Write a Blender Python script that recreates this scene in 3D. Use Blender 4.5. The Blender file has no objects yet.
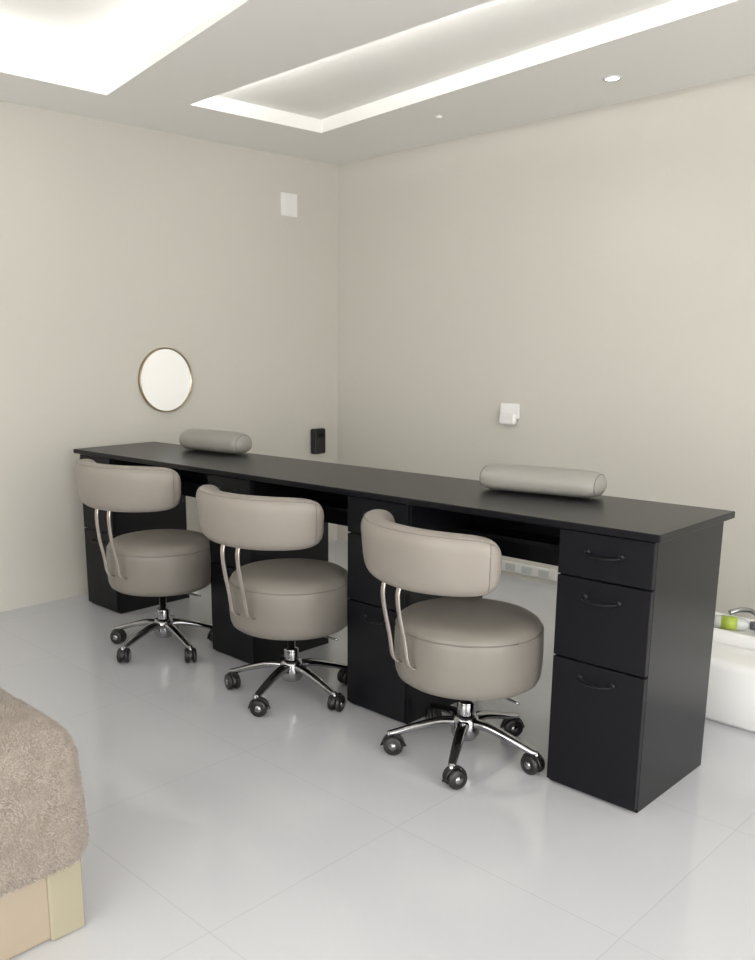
import bpy, bmesh, math, random
import numpy as np
from mathutils import Vector, Matrix, noise
random.seed(3)
S=bpy.context.scene
S.view_settings.view_transform='Standard'
S.view_settings.look='None'
S.view_settings.exposure=0.0

# ------------------------------------------------------------------ materials
def mat(name,col,rough=.5,metal=0,bump=0,bscale=100,colvar=0,vscale=5,spec=.5,emit=None,estr=0,coat=0,bdist=.002,sheen=0):
    m=bpy.data.materials.new(name); m.use_nodes=True; nt=m.node_tree
    b=nt.nodes["Principled BSDF"]
    b.inputs["Base Color"].default_value=(*col,1); b.inputs["Roughness"].default_value=rough
    b.inputs["Metallic"].default_value=metal; b.inputs["Specular IOR Level"].default_value=spec
    b.inputs["Coat Weight"].default_value=coat
    if sheen: b.inputs["Sheen Weight"].default_value=sheen
    tc=nt.nodes.new("ShaderNodeTexCoord")
    if emit: 
        b.inputs["Emission Color"].default_value=(*emit,1); b.inputs["Emission Strength"].default_value=estr
    if bump:
        n=nt.nodes.new("ShaderNodeTexNoise"); n.inputs["Scale"].default_value=bscale; n.inputs["Detail"].default_value=4
        nt.links.new(tc.outputs["Object"],n.inputs["Vector"])
        bp=nt.nodes.new("ShaderNodeBump"); bp.inputs["Strength"].default_value=bump; bp.inputs["Distance"].default_value=bdist
        nt.links.new(n.outputs["Fac"],bp.inputs["Height"]); nt.links.new(bp.outputs[0],b.inputs["Normal"])
    if colvar:
        n=nt.nodes.new("ShaderNodeTexNoise"); n.inputs["Scale"].default_value=vscale; n.inputs["Detail"].default_value=5
        nt.links.new(tc.outputs["Object"],n.inputs["Vector"])
        mx=nt.nodes.new("ShaderNodeMix"); mx.data_type='RGBA'
        mx.inputs[6].default_value=(*[c*(1-colvar) for c in col],1); mx.inputs[7].default_value=(*[min(1,c*(1+colvar)) for c in col],1)
        nt.links.new(n.outputs["Fac"],mx.inputs[0]); nt.links.new(mx.outputs[2],b.inputs["Base Color"])
    return m
M={}
M['wall']=mat('wall_paint',(.595,.576,.522),.75,bump=.08,bscale=180,colvar=.012,vscale=1.5)
M['ceil']=mat('ceiling_paint',(.91,.90,.87),.85,bump=.05,bscale=150)
M['black']=mat('black_laminate',(.005,.005,.007),.30,bump=.06,bscale=260,spec=.24)
M['blackin']=mat('black_drawer_front',(.005,.005,.007),.38,bump=.06,bscale=260,spec=.2)
M['handle']=mat('black_handle_metal',(.005,.005,.006),.35,spec=.3)
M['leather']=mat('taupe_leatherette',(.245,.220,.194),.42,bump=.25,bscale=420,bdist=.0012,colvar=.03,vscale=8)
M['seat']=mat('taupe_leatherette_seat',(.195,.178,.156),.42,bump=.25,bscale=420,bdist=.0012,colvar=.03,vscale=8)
M['piping']=mat('taupe_piping',(.15,.135,.12),.5)
M['chrome']=mat('chrome',(.36,.36,.37),.09,metal=1)
M['bar']=mat('champagne_metal',(.50,.45,.41),.25,metal=.9)
M['rubber']=mat('caster_black',(.010,.010,.010),.35)
M['cushion']=mat('grey_cushion_vinyl',(.28,.27,.245),.45,bump=.3,bscale=60,bdist=.002,colvar=.03)
M['white']=mat('white_plastic',(.85,.85,.84),.3)
M['offwhite']=mat('offwhite_plastic',(.68,.67,.64),.4)
M['clear']=mat('frosted_plastic',(.5,.52,.5),.2)
M['blackpl']=mat('black_plastic',(.012,.012,.013),.25)
M['mirror']=mat('mirror_glass_glow',(.97,.97,.97),.03,metal=1,emit=(1,1,1),estr=.32)  # emission put into the glass to whiten it; the mirror is no lamp
M['gold']=mat('brass_frame',(.42,.35,.24),.3,metal=1)
M['led']=mat('led_strip',(1,1,1),.5,emit=(1,.99,.965),estr=30)
M['led2']=mat('led_strip_bright',(1,1,1),.5,emit=(1,.99,.965),estr=130)
M['lamp']=mat('lamp_diffuser',(1,1,1),.5,emit=(1,.98,.94),estr=12)
M['base']=mat('champagne_vinyl',(.45,.375,.285),.25,metal=.35,bump=.2,bscale=120,colvar=.05)
M['trimv']=mat('champagne_trim',(.44,.40,.29),.22,metal=.4,bump=.15,bscale=150)
M['green']=mat('green_plastic',(.36,.46,.06),.3)
M['greypl']=mat('grey_plastic',(.12,.13,.14),.35)
M['frame']=mat('fill_frame_white',(.8,.8,.8),.4)  # frame of the added fill lights
M['towel']=mat('terry_towel',(.32,.275,.238),.95,colvar=.3,vscale=25,sheen=.2,bump=1.0,bscale=170,bdist=.012,spec=.1)
m=bpy.data.materials.new('porcelain_floor'); m.use_nodes=True; nt=m.node_tree; b=nt.nodes["Principled BSDF"]
tc=nt.nodes.new("ShaderNodeTexCoord"); mp=nt.nodes.new("ShaderNodeMapping")
mp.inputs["Location"].default_value=(-2.53+3.0,2.37,0)
br=nt.nodes.new("ShaderNodeTexBrick"); br.offset=0; br.squash=1
br.inputs["Scale"].default_value=1; br.inputs["Brick Width"].default_value=.6; br.inputs["Row Height"].default_value=.6
br.inputs["Mortar Size"].default_value=.0018; br.inputs["Mortar Smooth"].default_value=.4
br.inputs["Color1"].default_value=(.55,.557,.583,1); br.inputs["Color2"].default_value=(.54,.547,.573,1); br.inputs["Mortar"].default_value=(.485,.487,.505,1)
nt.links.new(tc.outputs["Object"],mp.inputs[0]); nt.links.new(mp.outputs[0],br.inputs[0]); nt.links.new(br.outputs[0],b.inputs["Base Color"])
ns=nt.nodes.new("ShaderNodeTexNoise"); ns.inputs["Scale"].default_value=2.5; nt.links.new(tc.outputs["Object"],ns.inputs[0])
mr=nt.nodes.new("ShaderNodeMapRange"); mr.inputs[3].default_value=.09; mr.inputs[4].default_value=.16
nt.links.new(ns.outputs[0],mr.inputs[0]); nt.links.new(mr.outputs[0],b.inputs["Roughness"])
b.inputs["Specular IOR Level"].default_value=.95
M['floor']=m

# ------------------------------------------------------------------ helpers
def empty(name,loc=(0,0,0),rz=0):
    e=bpy.data.objects.new(name,None); S.collection.objects.link(e); e.location=loc; e.rotation_euler=(0,0,rz); e.empty_display_size=.1
    return e
def obj(name,bm,mt,parent=None,smooth=True,bevel=0,mats=None):
    me=bpy.data.meshes.new(name); bmesh.ops.recalc_face_normals(bm,faces=bm.faces); bm.to_mesh(me); bm.free()
    for f in me.polygons: f.use_smooth=smooth
    o=bpy.data.objects.new(name,me); S.collection.objects.link(o)
    for x in (mats or [mt]): me.materials.append(x)
    if bevel:
        md=o.modifiers.new("b",'BEVEL'); md.width=bevel; md.segments=3; md.limit_method='ANGLE'; md.harden_normals=True
    if parent: o.parent=parent
    return o
def boxbm(bm,x0,x1,y0,y1,z0,z1,mi=0):
    v=[bm.verts.new((x,y,z)) for z in (z0,z1) for y in (y0,y1) for x in (x0,x1)]
    for q in ((0,1,3,2),(4,6,7,5),(0,4,5,1),(2,3,7,6),(0,2,6,4),(1,5,7,3)):
        f=bm.faces.new([v[i] for i in q]); f.material_index=mi
def box(name,x0,x1,y0,y1,z0,z1,mt,parent=None,bevel=0):
    bm=bmesh.new(); boxbm(bm,x0,x1,y0,y1,z0,z1); return obj(name,bm,mt,parent,smooth=bevel>0,bevel=bevel)
def lathe(name,prof,mt,parent=None,seg=48,mtx=None):
    bm=bmesh.new(); rings=[]
    for r,z in prof:
        if r<1e-6: rings.append([bm.verts.new((0,0,z))])
        else: rings.append([bm.verts.new((r*math.cos(2*math.pi*i/seg),r*math.sin(2*math.pi*i/seg),z)) for i in range(seg)])
    for a,c in zip(rings,rings[1:]):
        for i in range(seg):
            j=(i+1)%seg
            if len(a)==1 and len(c)==1: continue
            if len(a)==1: bm.faces.new((a[0],c[i],c[j]))
            elif len(c)==1: bm.faces.new((a[i],a[j],c[0]))
            else: bm.faces.new((a[i],a[j],c[j],c[i]))
    if mtx is not None: bmesh.ops.transform(bm,matrix=mtx,verts=bm.verts)
    return obj(name,bm,mt,parent)
def spline(pts,n=8):
    P=[Vector(p) for p in pts]; P=[P[0]*2-P[1]]+P+[P[-1]*2-P[-2]]; out=[]
    for i in range(1,len(P)-2):
        for k in range(n):
            t=k/n; a,b_,c,d=P[i-1],P[i],P[i+1],P[i+2]
            out.append(.5*((2*b_)+(-a+c)*t+(2*a-5*b_+4*c-d)*t*t+(-a+3*b_-3*c+d)*t**3))
    out.append(P[-2]); return out
def sweep(bm,pts,w,h,seg=12,power=2.0,ref=Vector((0,0,1)),mi=0):
    n=len(pts); rings=[]
    for i,p in enumerate(pts):
        tg=(pts[min(i+1,n-1)]-pts[max(i-1,0)]).normalized()
        side=tg.cross(ref)
        if side.length<1e-4: side=tg.cross(Vector((1,0,0)))
        side.normalize(); up=side.cross(tg).normalized()
        t=i/(n-1); ww=w(t) if callable(w) else w; hh=h(t) if callable(h) else h
        ring=[]
        for k in range(seg):
            a=2*math.pi*k/seg; c,s=math.cos(a),math.sin(a)
            e=2/power
            ring.append(bm.verts.new(p+side*ww*math.copysign(abs(c)**e,c)+up*hh*math.copysign(abs(s)**e,s)))
        rings.append(ring)
    for a,c in zip(rings,rings[1:]):
        for i in range(seg):
            j=(i+1)%seg; f=bm.faces.new((a[i],a[j],c[j],c[i])); f.material_index=mi
    bm.faces.new(rings[0][::-1]).material_index=mi; bm.faces.new(rings[-1]).material_index=mi

# ------------------------------------------------------------------ room
H=2.25; XR=6.2; YF=-6.2; T=.12
box('floor',-T,XR+T,YF-T,T,-.1,0,M['floor'])
box('wall_left',-T,0,YF-T,T,0,2.6,M['wall'])
box('wall_back',0,XR,0,T,0,2.6,M['wall'])
box('wall_right',XR,XR+T,YF-T,T,0,2.6,M['wall'])
box('wall_front',0,XR,YF-T,YF,0,2.6,M['wall'])
# outline, ledge depth per edge, height of raised plateau, lip thickness, led setback
coves=[([(.37,-1.77),(4.6,-2.53),(4.6,-5.2),(.40,-5.2)],[.13,.13,.13,.13],.15,.03,.07),
       ([(.48,-1.42),(4.6,-1.40),(4.6,-1.04),(.49,-.62)],[.10,.10,.0005,.0005],.062,.012,.035)]
def offset(poly,ds):
    n=len(poly); cx=sum(p[0] for p in poly)/n; cy=sum(p[1] for p in poly)/n; L=[]
    for i in range(n):
        a=Vector(poly[i]); b_=Vector(poly[(i+1)%n]); e=(b_-a).normalized(); nn=Vector((e.y,-e.x))
        if nn.dot((a+b_)/2-Vector((cx,cy)))<0: nn=-nn
        L.append((a+nn*ds[i],e))
    out=[]
    for i in range(n):
        (p,d),(q,e)=L[i-1],L[i]
        cr=d.x*e.y-d.y*e.x; t=((q.x-p.x)*e.y-(q.y-p.y)*e.x)/cr
        out.append(tuple(p+d*t))
    return out
bm=bmesh.new()
outer=[(0,0),(XR,0),(XR,YF),(0,YF)]
ed=[]
for poly in (outer,coves[0][0],coves[1][0]):
    vs=[bm.verts.new((x,y,H)) for x,y in poly]
    for i in range(len(vs)): ed.append(bm.edges.new((vs[i],vs[(i+1)%len(vs)])))
bmesh.ops.triangle_fill(bm,use_beauty=True,edges=ed)
def strip(bm,poly,z0,z1):
    n=len(poly)
    for i in range(n):
        a,b_=poly[i],poly[(i+1)%n]
        bm.faces.new([bm.verts.new(p) for p in ((*a,z0),(*b_,z0),(*b_,z1),(*a,z1))])
for c,ds,UP,TH,sb in coves:
    strip(bm,c,H,H+TH)
    o=offset(c,ds); strip(bm,o,H+TH,H+UP)
    n=len(c)
    for i in range(n):   # ledges
        j=(i+1)%n
        bm.faces.new([bm.verts.new((*p,H+TH)) for p in (c[i],c[j],o[j],o[i])])
    bm.faces.new([bm.verts.new((x,y,H+UP)) for x,y in o])
bmesh.ops.remove_doubles(bm,verts=bm.verts,dist=1e-5)
obj('ceiling',bm,M['ceil'],smooth=False)
box('ceiling_slab_top',-T,XR+T,YF-T,T,2.6,2.65,M['ceil'])
k=0
led=empty('cove_led_strip')
for ci,(c,ds,UP,TH,sb) in enumerate(coves):
    o=offset(c,[sb if x>.01 else -.02 for x in ds]); n=len(o)
    for i in range(n):
        if ds[i]<.01: continue
        a,b_=Vector(o[i]),Vector(o[(i+1)%n]); d=(b_-a).normalized()
        a=a+d*.03; b_=b_-d*.03; nn=Vector((-d.y,d.x))*.01
        bm=bmesh.new()
        z0,z1=H+TH+.001,H+TH+.004
        vs=[bm.verts.new((p.x,p.y,z)) for z in (z0,z1) for p in (a+nn,b_+nn,b_-nn,a-nn)]
        for q in ((0,3,2,1),(4,5,6,7),(0,1,5,4),(1,2,6,5),(2,3,7,6),(3,0,4,7)): bm.faces.new([vs[j] for j in q])
        obj('led_%d'%k,bm,M['led2'] if (ci==1 and i==0) else M['led'],led,smooth=False); k+=1
def downlight(x,y,e=14,r=.026):
    d=empty('recessed_downlight',(x,y,H))
    lathe('trim_ring',[(r,-.004),(r*1.35,-.006),(r*1.5,0),(r*1.35,.001)],M['white'],d,32)
    lathe('lamp_disc',[(0,-.002),(r,-.002)],M['lamp'],d,32)
    l=bpy.data.lights.new('bulb','SPOT'); l.energy=e; l.spot_size=math.radians(110); l.spot_blend=.8; l.shadow_soft_size=.05; l.color=(1,.98,.95)
    lo=bpy.data.objects.new('bulb',l); S.collection.objects.link(lo); lo.parent=d; lo.location=(0,0,-.02)
downlight(1.91,-.37,2.5); downlight(4.3,-.37,4)  # second one is added out of view for extra room light
d=empty('smoke_detector',(1.08,-.43,H)); lathe('body',[(0,-.010),(.010,-.010),(.015,-.004),(.016,0)],M['ceil'],d,24)
def fill_panel(x,y,sx,sy,e):  # added lamp behind the camera, only there to fill the room
    p=empty('added_fill_panel',(x,y,H))
    bm=bmesh.new(); boxbm(bm,-sx/2-.02,sx/2+.02,-sy/2-.02,sy/2+.02,-.03,0); obj('housing',bm,M['white'],p,smooth=False)
    l=bpy.data.lights.new('panel_fill_light','AREA'); l.shape='RECTANGLE'; l.size=sx; l.size_y=sy; l.energy=e; l.color=(1,.99,.97)
    lo=bpy.data.objects.new('panel_fill_light',l); S.collection.objects.link(lo); lo.parent=p; lo.location=(0,0,-.035)
fill_panel(5.3,-3.2,.5,1.2,12); fill_panel(2.6,-5.7,1.4,.4,10)
def window(name,loc,rot,w,h,e):  # added unseen frame with an area light, brightens ceiling and walls
    wd=empty(name,loc); wd.rotation_euler=(0,0,rot)
    for n_,a in (('left',(-w/2-.05,-w/2,-h/2-.05,h/2+.05)),('right',(w/2,w/2+.05,-h/2-.05,h/2+.05)),('bottom',(-w/2,w/2,-h/2-.05,-h/2)),('top',(-w/2,w/2,h/2,h/2+.05)),('mullion',(-.02,.02,-h/2,h/2))):
        box('frame_'+n_,0,.04,a[0],a[1],a[2],a[3],M['frame'],wd)
    l=bpy.data.lights.new('window_fill_light','AREA'); l.shape='RECTANGLE'; l.size=w; l.size_y=h; l.energy=e; l.color=(1,.99,.97)
    lo=bpy.data.objects.new('window_fill_light',l); S.collection.objects.link(lo); lo.parent=wd; lo.location=(.01,0,0)
    lo.rotation_euler=Matrix(((0,0,-1),(1,0,0),(0,-1,0))).to_euler()
window('added_fill_window_1',(XR,-3.4,1.08),math.pi,3.0,1.7,103)
window('added_fill_window_2',(3.4,YF,1.08),math.pi/2,3.0,1.7,84)

# ------------------------------------------------------------------ desk
D=empty('manicure_desk')
X0,X1,Y0,Y1=.147,2.942,-1.910,-1.460
box('top',X0,X1,Y0,Y1,.730,.75,M['black'],D,bevel=.003)
PF=-1.887; PB=-1.478
peds=[(.162,.425),(1.14,1.395),(1.89,2.145),(2.662,2.921)]
for i,(a,c) in enumerate(peds):
    box('pedestal_%d'%(i+1),a,c,PF+.016,PB,0.0,.7295,M['black'],D,bevel=.0015)
    zs=[(.605,.724),(.378,.600),(.012,.373)]
    for j,(z0,z1) in enumerate(zs):
        box('drawer_%d_%d'%(i+1,j+1),a+.001,c-.001,PF,PF+.0175,z0,z1,M['blackin'],D,bevel=.002)
    for j,hz in enumerate((.672,.552,.33)):
        cx=(a+c)/2; bm=bmesh.new()
        pts=spline([(cx-.045,PF,hz+.003),(cx-.043,PF-.014,hz),(cx-.023,PF-.020,hz-.003),(cx,PF-.022,hz-.004),(cx+.023,PF-.020,hz-.003),(cx+.043,PF-.014,hz),(cx+.045,PF,hz+.003)],5)
        sweep(bm,pts,lambda t:.0040+.002*math.sin(math.pi*t),lambda t:.003,8)
        for sx in (-1,1):
            bmesh.ops.create_uvsphere(bm,u_segments=12,v_segments=8,radius=.008,matrix=Matrix.Translation((cx+sx*.046,PF-.002,hz+.003))@Matrix.Diagonal((1.2,.5,1,1)))
        obj('handle_%d_%d'%(i+1,j+1),bm,M['handle'],D)
for i in range(3):
    a=peds[i][1]; c=peds[i+1][0]
    box('modesty_panel_%d'%(i+1),a-.002,c+.002,-1.52,-1.50,.52,.7295,M['black'],D,bevel=.001)
    box('apron_shelf_%d'%(i+1),a-.002,c+.002,-1.62,-1.50,.60,.612,M['black'],D,bevel=.001)

# ------------------------------------------------------------------ chairs
def chair(x,y,yaw,baseang,dz=0,db=0):
    C=empty('swivel_chair',(x,y,0),yaw)
    prof=[(0,.243),(.17,.243),(.190,.247),(.203,.256),(.2095,.272),(.2125,.30),(.2135,.35),(.2125,.39),(.209,.411),(.201,.425),(.186,.435),(.155,.442),(.1,.447),(.05,.449),(0,.4495)]
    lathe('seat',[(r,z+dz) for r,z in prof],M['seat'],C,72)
    bm=bmesh.new(); n=72
    pts=[Vector((.2105*math.cos(2*math.pi*i/n),.2105*math.sin(2*math.pi*i/n),.408+dz)) for i in range(n+1)]
    sweep(bm,pts,.0018,.0018,6); obj('seat_piping',bm,M['piping'],C)
    Rb=.278; phim=math.radians(64.5); cy=.01; zc=.650+db; hz=.088; th=.041
    E1=lambda s:(1-abs(s)**11)**(1/3.4)
    E2=lambda s:(1-abs(s)**12)**(1/2.6)
    bm=bmesh.new(); N=64; K=36; rings=[]
    def sh(s,zr):
        return hz*(1-.10*abs(s)**2)*E1(s)*zr
    for i in range(N+1):
        s=math.sin(-math.pi/2+math.pi*i/N); s=max(-.99999,min(.99999,s))
        ph=s*phim; ring=[]
        for k in range(K):
            a=2*math.pi*k/K; c_,s_=math.cos(a),math.sin(a)
            zr=math.copysign(abs(s_)**(2/4.6),s_); dz_=sh(s,zr)
            rr=Rb+th*E2(s)*math.copysign(abs(c_)**(2/2.3),c_)+.10*dz_
            ring.append(bm.verts.new((rr*math.sin(ph),cy-rr*math.cos(ph),zc+dz_)))
        rings.append(ring)
    for a,c in zip(rings,rings[1:]):
        for i in range(K):
            j=(i+1)%K; bm.faces.new((a[i],a[j],c[j],c[i]))
    bm.faces.new(rings[0]); bm.faces.new(rings[-1][::-1])
    obj('backrest',bm,M['leather'],C)
    bm=bmesh.new()
    def P(s,zr):
        ph=s*phim; c_=(1-abs(zr)**4.6)**(1/2.3); d_=sh(s,zr)
        rr=Rb+th*E2(s)*c_+.1*d_
        return Vector((rr*math.sin(ph),cy-rr*math.cos(ph),zc+d_))
    sweep(bm,[P(-.93+1.86*i/40,.90) for i in range(41)],.0012,.0012,6)
    for s in (-.9,.9): sweep(bm,[P(s,-.90+1.80*i/20) for i in range(21)],.0012,.0012,6)
    obj('seam',bm,M['piping'],C)
    for q,sx in enumerate((-.036,.036)):
        bm=bmesh.new()
        pts=spline([(sx,-.258,.60+db),(sx,-.275,.545+db),(sx,-.268,.48+dz),(sx,-.25,.40+dz),(sx,-.240,.345+dz),(sx,-.222,.322+dz),(sx,-.195,.318+dz)],8)
        sweep(bm,pts,.0085,.0035,12,power=4,ref=Vector((0,1,.3)))
        obj('support_bar_%d'%(q+1),bm,M['bar'],C)
    lathe('mount_plate',[(0,.218+dz),(.07,.218+dz),(.085,.23+dz),(.085,.2435+dz),(0,.2435+dz)],M['rubber'],C,32)
    lathe('gas_column',[(0,.06),(.026,.06),(.026,.165),(.024,.17),(.0145,.171),(.0145,.22+dz),(0,.22+dz)],M['chrome'],C,32)
    bm=bmesh.new(); sweep(bm,spline([(.04,.0,.228+dz),(.12,.02,.225+dz),(.19,.03,.222+dz)],6),.004,.004,8); obj('height_lever',bm,M['chrome'],C)
    lathe('hub',[(0,.055),(.034,.055),(.042,.07),(.042,.105),(.036,.125),(.027,.13),(0,.13)],M['chrome'],C,32)
    bmA=bmesh.new(); bmW=bmesh.new(); bmC=bmesh.new()
    L=.225
    for i in range(5):
        a=math.radians(baseang+72*i)-yaw; dx,dy=math.cos(a),math.sin(a)
        pts=spline([(dx*.03,dy*.03,.105),(dx*.08,dy*.08,.103),(dx*.15,dy*.15,.085),(dx*.205,dy*.205,.068),(dx*L,dy*L,.064)],6)
        sweep(bmA,pts,lambda t:.019-.009*t,lambda t:.013-.005*t,12,power=3)
        bmesh.ops.create_cone(bmA,cap_ends=True,segments=16,radius1=.007,radius2=.007,depth=.03,matrix=Matrix.Translation((dx*L,dy*L,.055)))
        ca=a+random.uniform(-.9,.9)+1.2
        ax=Matrix.Translation((dx*L-.012*math.sin(ca),dy*L+.012*math.cos(ca),.030))@Matrix.Rotation(ca,4,'Z')
        for sx in (-1,1):
            mm=ax@Matrix.Translation((sx*.014,0,0))@Matrix.Rotation(math.pi/2,4,'Y')
            prof=[(0,-.009),(.022,-.009),(.028,-.006),(.030,0),(.028,.006),(.022,.009),(0,.009)]
            seg=24; rings=[]
            for r,z in prof:
                if r==0: rings.append([bmW.verts.new(mm@Vector((0,0,z)))])
                else: rings.append([bmW.verts.new(mm@Vector((r*math.cos(2*math.pi*t/seg),r*math.sin(2*math.pi*t/seg),z))) for t in range(seg)])
            for A,B in zip(rings,rings[1:]):
                for t in range(seg):
                    u=(t+1)%seg
                    if len(A)==1: bmW.faces.new((A[0],B[t],B[u]))
                    elif len(B)==1: bmW.faces.new((A[t],A[u],B[0]))
                    else: bmW.faces.new((A[t],A[u],B[u],B[t]))
            bmesh.ops.create_cone(bmC,cap_ends=True,segments=20,radius1=.0115,radius2=.0115,depth=.0195,matrix=mm)
        hood=[]
        for k in range(11):
            t=math.radians(-10+200*k/10); hood.append(ax@Vector((0,.0325*math.cos(t),.0325*math.sin(t))))
        sweep(bmW,hood,.010,.002,8,power=3)
    obj('star_base',bmA,M['chrome'],C); obj('caster_wheels',bmW,M['rubber'],C); obj('caster_caps',bmC,M['chrome'],C)
    return C
chair(2.398,-1.908,math.radians(-15),297,0,-.004)
chair(1.685,-1.955,math.radians(3),285,.012,.014)
chair(.966,-2.0,math.radians(7),280,.025,.050)

# ------------------------------------------------------------------ bolsters
def bolster(x,y,yaw,L=.40,w=.056,h=.043):
    B=empty('arm_rest_bolster',(x,y,.751),yaw)
    bm=bmesh.new(); N=44; K=36; rings=[]
    def sect(s,a):
        e=(1-abs(s)**10)**(1/2.4); c_,s_=math.cos(a),math.sin(a)
        z=h*s_*e
        if s_<0: z=h*e*math.copysign(abs(s_)**.6,s_)*.95
        return Vector((s*L/2,w*e*c_,z+h*.95))
    for i in range(N+1):
        s=math.sin(-math.pi/2+math.pi*i/N); s=max(-.99999,min(.99999,s))
        rings.append([bm.verts.new(sect(s,2*math.pi*k/K)) for k in range(K)])
    for a,c in zip(rings,rings[1:]):
        for i in range(K):
            j=(i+1)%K; bm.faces.new((a[i],a[j],c[j],c[i]))
    bm.faces.new(rings[0]); bm.faces.new(rings[-1][::-1])
    obj('cushion',bm,M['cushion'],B)
    for q,sx in enumerate((-.93,.93)):
        bm=bmesh.new(); sweep(bm,[sect(sx,2*math.pi*i/48) for i in range(49)],.0014,.0014,6,ref=Vector((1,0,0))); obj('end_seam_%d'%(q+1),bm,M['piping'],B)
bolster(2.402,-1.562,math.radians(9),L=.39,w=.064,h=.042); bolster(.742,-1.538,math.radians(4),L=.40,w=.062,h=.049)

# ------------------------------------------------------------------ wall objects
RY=Matrix.Rotation(math.pi/2,4,'Y')
mr_=empty('round_wall_mirror',(0,-1.28,1.045))
lathe('glass',[(0,.014),(.158,.014)],M['mirror'],mr_,72,mtx=RY)
lathe('frame',[(.157,0),(.163,0),(.165,.004),(.165,.018),(.163,.021),(.159,.021),(.157,.018),(.157,.01)],M['gold'],mr_,72,mtx=RY)
sw=empty('wall_switch_plate',(0,-.395,1.99))
box('plate',0,.01,-.062,.062,-.062,.062,M['white'],sw,bevel=.003); box('rocker',.009,.014,-.03,.03,-.04,.04,M['white'],sw,bevel=.002)
dp=empty('soap_dispenser',(0,-.190,.64))
box('body',0,.045,-.048,.048,-.07,.085,M['blackpl'],dp,bevel=.012); box('window',.043,.047,-.022,.022,.03,.055,M['blackin'],dp,bevel=.002)
so=empty('wall_socket',(1.255,0,.862))
box('plate',-.058,.058,-.016,0,-.03,.05,M['white'],so,bevel=.007); box('plug',-.045,.05,-.045,-.01,-.058,.0,M['white'],so,bevel=.014)
so=empty('power_outlet_strip',(1.40,0,.05))
box('plate',-.17,.17,-.012,0,-.028,.028,M['offwhite'],so,bevel=.004)
for q in range(3): box('outlet_%d'%(q+1),-.13+.1*q,-.07+.1*q,-.015,-.011,-.018,.018,M['clear'],so,bevel=.002)

# ------------------------------------------------------------------ pedicure basin behind the desk
P_=empty('pedicure_basin',(0,0,0))
def rrect(x0,x1,y0,y1,r,z,n=6):
    out=[]
    for cx,cy_,a0 in ((x1-r,y1-r,0),(x0+r,y1-r,90),(x0+r,y0+r,180),(x1-r,y0+r,270)):
        for k in range(n+1):
            a=math.radians(a0+90*k/n); out.append((cx+r*math.cos(a),cy_+r*math.sin(a),z))
    return out
def loft(name,secs,mt,parent):
    bm=bmesh.new(); rv=[[bm.verts.new(p) for p in s] for s in secs]
    for a,c in zip(rv,rv[1:]):
        for i in range(len(a)):
            j=(i+1)%len(a); bm.faces.new((a[i],a[j],c[j],c[i]))
    bm.faces.new(rv[0][::-1]); bm.faces.new(rv[-1]); obj(name,bm,mt,parent)
loft('tub',[rrect(2.30,3.50,-1.14,-.98,.03,0),rrect(2.28,3.52,-1.16,-.96,.04,.02),rrect(2.27,3.53,-1.17,-.95,.04,.19),rrect(2.28,3.52,-1.16,-.96,.04,.205),rrect(2.30,3.50,-1.14,-.98,.03,.212)],M['white'],P_)
loft('rear_tray',[rrect(2.30,3.50,-.94,-.72,.03,0),rrect(2.28,3.52,-.949,-.70,.04,.02),rrect(2.28,3.52,-.949,-.70,.04,.22),rrect(2.30,3.50,-.93,-.72,.03,.24),
   rrect(2.33,3.47,-.91,-.74,.03,.24),rrect(2.35,3.45,-.90,-.76,.03,.225)],M['white'],P_)
bm=bmesh.new()
sweep(bm,spline([(2.80,-.78,.22),(2.80,-.78,.27),(2.785,-.80,.292),(2.76,-.83,.297),(2.735,-.86,.288)],8),.009,.009,12)
bmesh.ops.create_cone(bm,cap_ends=True,segments=20,radius1=.02,radius2=.017,depth=.02,matrix=Matrix.Translation((2.80,-.78,.234)))
obj('tap',bm,M['chrome'],P_)
bt=empty('spray_bottle',(2.765,-.85,.226),math.radians(20))
RX=Matrix.Translation((0,0,.026))@Matrix.Rotation(math.pi/2,4,'Y')
lathe('bottle',[(0,-.08),(.020,-.08),(.024,-.07),(.024,.0),(.018,.02),(.010,.03),(.010,.04),(0,.04)],M['clear'],bt,24,mtx=RX)
lathe('label',[(.0238,-.055),(.0245,-.055),(.0245,-.005),(.0238,-.005)],M['green'],bt,24,mtx=RX)
lathe('cap',[(0,.035),(.014,.035),(.019,.08),(0,.08)],M['greypl'],bt,24,mtx=RX)

# ------------------------------------------------------------------ massage bed with towel
Bd=empty('massage_bed')
BX1=2.330; BX0=1.60; BY1=-3.150; BY0=-4.95
box('base',BX0,BX1-.004,BY0,BY1,0.0,.36,M['base'],Bd,bevel=.012)
box('corner_trim',BX1-.02,BX1+.003,BY1-.075,BY1+.004,0.0,.30,M['trimv'],Bd,bevel=.006)
bm=bmesh.new(); rings=[]
hem=.168; top=.470
prof=[(.014,hem),(.026,hem+.003),(.034,hem+.03),(.032,.22),(.029,.30),(.024,.372)]
for k in range(1,9):
    a=math.pi/2*k/8; prof.append((.024-.085*(1-math.cos(a)),.372+(top-.372)*math.sin(a)))
prof+= [(-.12,top+.003),(-.2,top+.004),(-.3,top+.004)]
def ringat(off,z):
    x0,x1,y0,y1=BX0-off,BX1+off,BY0-off,BY1+off; r=max(.03,.05+off); r=min(r,.075)
    per=rrect(x0,x1,y0,y1,r,z,8)
    L=[0]; n=len(per)
    for i in range(n): L.append(L[-1]+(Vector(per[(i+1)%n])-Vector(per[i])).length)
    out=[]; cnt=420; j=0
    for q in range(cnt):
        d=L[-1]*q/cnt
        while L[j+1]<d: j+=1
        t=(d-L[j])/max(1e-9,L[j+1]-L[j]); out.append(Vector(per[j]).lerp(Vector(per[(j+1)%n]),t))
    return out
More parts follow.
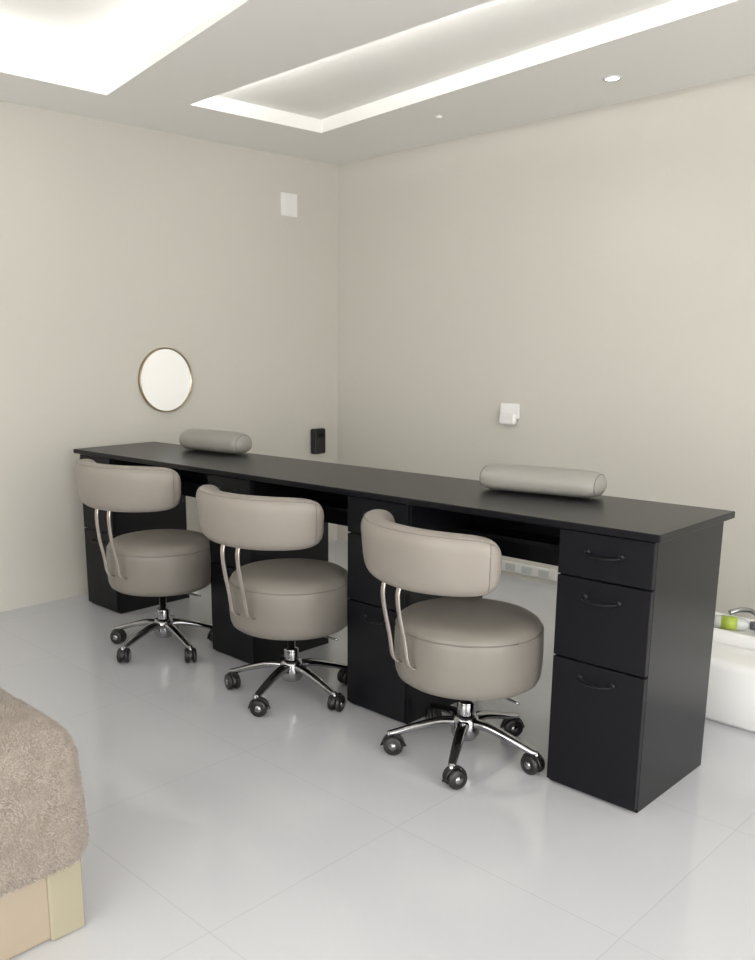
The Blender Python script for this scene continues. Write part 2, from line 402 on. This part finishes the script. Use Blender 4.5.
for off,z in prof:
    ring=[]
    for p in ringat(off,z):
        nz=noise.noise(p*7)*.009*(1 if z<top-.02 else .5)
        c=Vector(((BX0+BX1)/2,(BY0+BY1)/2,.3)); d=(p-c); d.z*=.3; d.normalize()
        ring.append(bm.verts.new(p+d*nz))
    rings.append(ring)
for a,c in zip(rings,rings[1:]):
    for i in range(len(a)):
        j=(i+1)%len(a); bm.faces.new((a[i],a[j],c[j],c[i]))
bm.faces.new(rings[-1])
tow=obj('towel',bm,M['towel'],Bd)
# terry pile: short yarn tufts as real geometry over the towel
me=tow.data; rng=np.random.default_rng(5)
me.calc_loop_triangles(); nt_=len(me.loop_triangles)
tri=np.zeros(nt_*3,dtype=np.int32); me.loop_triangles.foreach_get('vertices',tri); tri=tri.reshape(-1,3)
co=np.zeros(len(me.vertices)*3); me.vertices.foreach_get('co',co); co=co.reshape(-1,3)
A,B,C_=co[tri[:,0]],co[tri[:,1]],co[tri[:,2]]
nr=np.cross(B-A,C_-A); ar=np.linalg.norm(nr,axis=1)/2; nr=nr/np.maximum(ar[:,None]*2,1e-12)
NT=170000
idx=rng.choice(nt_,NT,p=ar/ar.sum()); u=rng.random(NT); v=rng.random(NT); fl=u+v>1; u[fl]=1-u[fl]; v[fl]=1-v[fl]
pp=A[idx]+(B-A)[idx]*u[:,None]+(C_-A)[idx]*v[:,None]; nn=nr[idx]
keep=(pp[:,1]>-4.0)&(pp[:,0]>1.7); pp=pp[keep]; nn=nn[keep]; n=len(pp)
t1=rng.normal(size=(n,3)); t1-=nn*(t1*nn).sum(1)[:,None]; t1/=np.linalg.norm(t1,axis=1)[:,None]; t2=np.cross(nn,t1)
def vnoise(P,sc,seed):
    q=P*sc; i=np.floor(q).astype(np.int64); f_=q-i; f_=f_*f_*(3-2*f_); out=np.zeros(len(P))
    for a in (0,1):
        for b2 in (0,1):
            for c2 in (0,1):
                hsh=((i[:,0]+a)*73856093)^((i[:,1]+b2)*19349663)^((i[:,2]+c2)*83492791)^seed
                hsh=(hsh*2654435761)&0xFFFFFFFF; hsh=(hsh^(hsh>>15))&0xFFFF
                w_=(f_[:,0] if a else 1-f_[:,0])*(f_[:,1] if b2 else 1-f_[:,1])*(f_[:,2] if c2 else 1-f_[:,2])
                out+=w_*hsh/65535.
    return out
clump=.6*vnoise(pp,90,11)+.4*vnoise(pp,200,7)
lv=np.stack([vnoise(pp,80,s_)-.5 for s_ in (21,22,23)],1)*1.2; lv-=nn*(lv*nn).sum(1)[:,None]
h=(.0025+.0065*clump+.001*rng.random(n))[:,None]; w_=.0018
lean=(rng.normal(size=(n,2))*.30)
tip=pp+nn*h+lv*h+t1*h*lean[:,:1]+t2*h*lean[:,1:]
V=np.empty((n,4,3)); base=pp-nn*.001
V[:,0]=base+t1*w_; V[:,1]=base-t1*w_*.5+t2*w_*.87; V[:,2]=base-t1*w_*.5-t2*w_*.87; V[:,3]=tip
i0=np.arange(n)*4; F=np.stack([np.stack([i0,i0+1,i0+3],1),np.stack([i0+1,i0+2,i0+3],1),np.stack([i0+2,i0,i0+3],1)],1).reshape(-1,3)
pm=bpy.data.meshes.new('towel_pile'); pm.vertices.add(n*4); pm.vertices.foreach_set('co',V.ravel())
pm.loops.add(F.size); pm.loops.foreach_set('vertex_index',F.ravel().astype(np.int32))
pm.polygons.add(len(F)); pm.polygons.foreach_set('loop_start',(np.arange(len(F))*3).astype(np.int32)); 
pm.update(calc_edges=True); pm.validate()
pm.materials.append(mat('terry_pile',(.41,.355,.305),.95,colvar=.3,vscale=30,spec=.1,sheen=.15))
po=bpy.data.objects.new('towel_pile',pm); S.collection.objects.link(po); po.parent=Bd

# ------------------------------------------------------------------ world + camera
w=bpy.data.worlds.new('w'); S.world=w; w.use_nodes=True
w.node_tree.nodes["Background"].inputs[0].default_value=(1,.98,.95,1); w.node_tree.nodes["Background"].inputs[1].default_value=.3
yaw,pitch,roll=.8209,.2125,-.0095
f=Vector((-math.sin(yaw)*math.cos(pitch),math.cos(yaw)*math.cos(pitch),-math.sin(pitch)))
r=Vector((math.cos(yaw),math.sin(yaw),0)); u=r.cross(f)
r2=r*math.cos(roll)+u*math.sin(roll); u2=-r*math.sin(roll)+u*math.cos(roll)
cam=bpy.data.cameras.new('camera'); co=bpy.data.objects.new('camera',cam); S.collection.objects.link(co)
co.matrix_world=Matrix(((r2.x,u2.x,-f.x,3.8461),(r2.y,u2.y,-f.y,-3.9352),(r2.z,u2.z,-f.z,1.1883),(0,0,0,1)))
cam.sensor_fit='HORIZONTAL'; cam.sensor_width=36; cam.lens=877.256/755*36
cam.shift_x=(377.5-297.0)/755; cam.shift_y=(539.8-480)/755
cam.clip_start=.02
S.camera=co
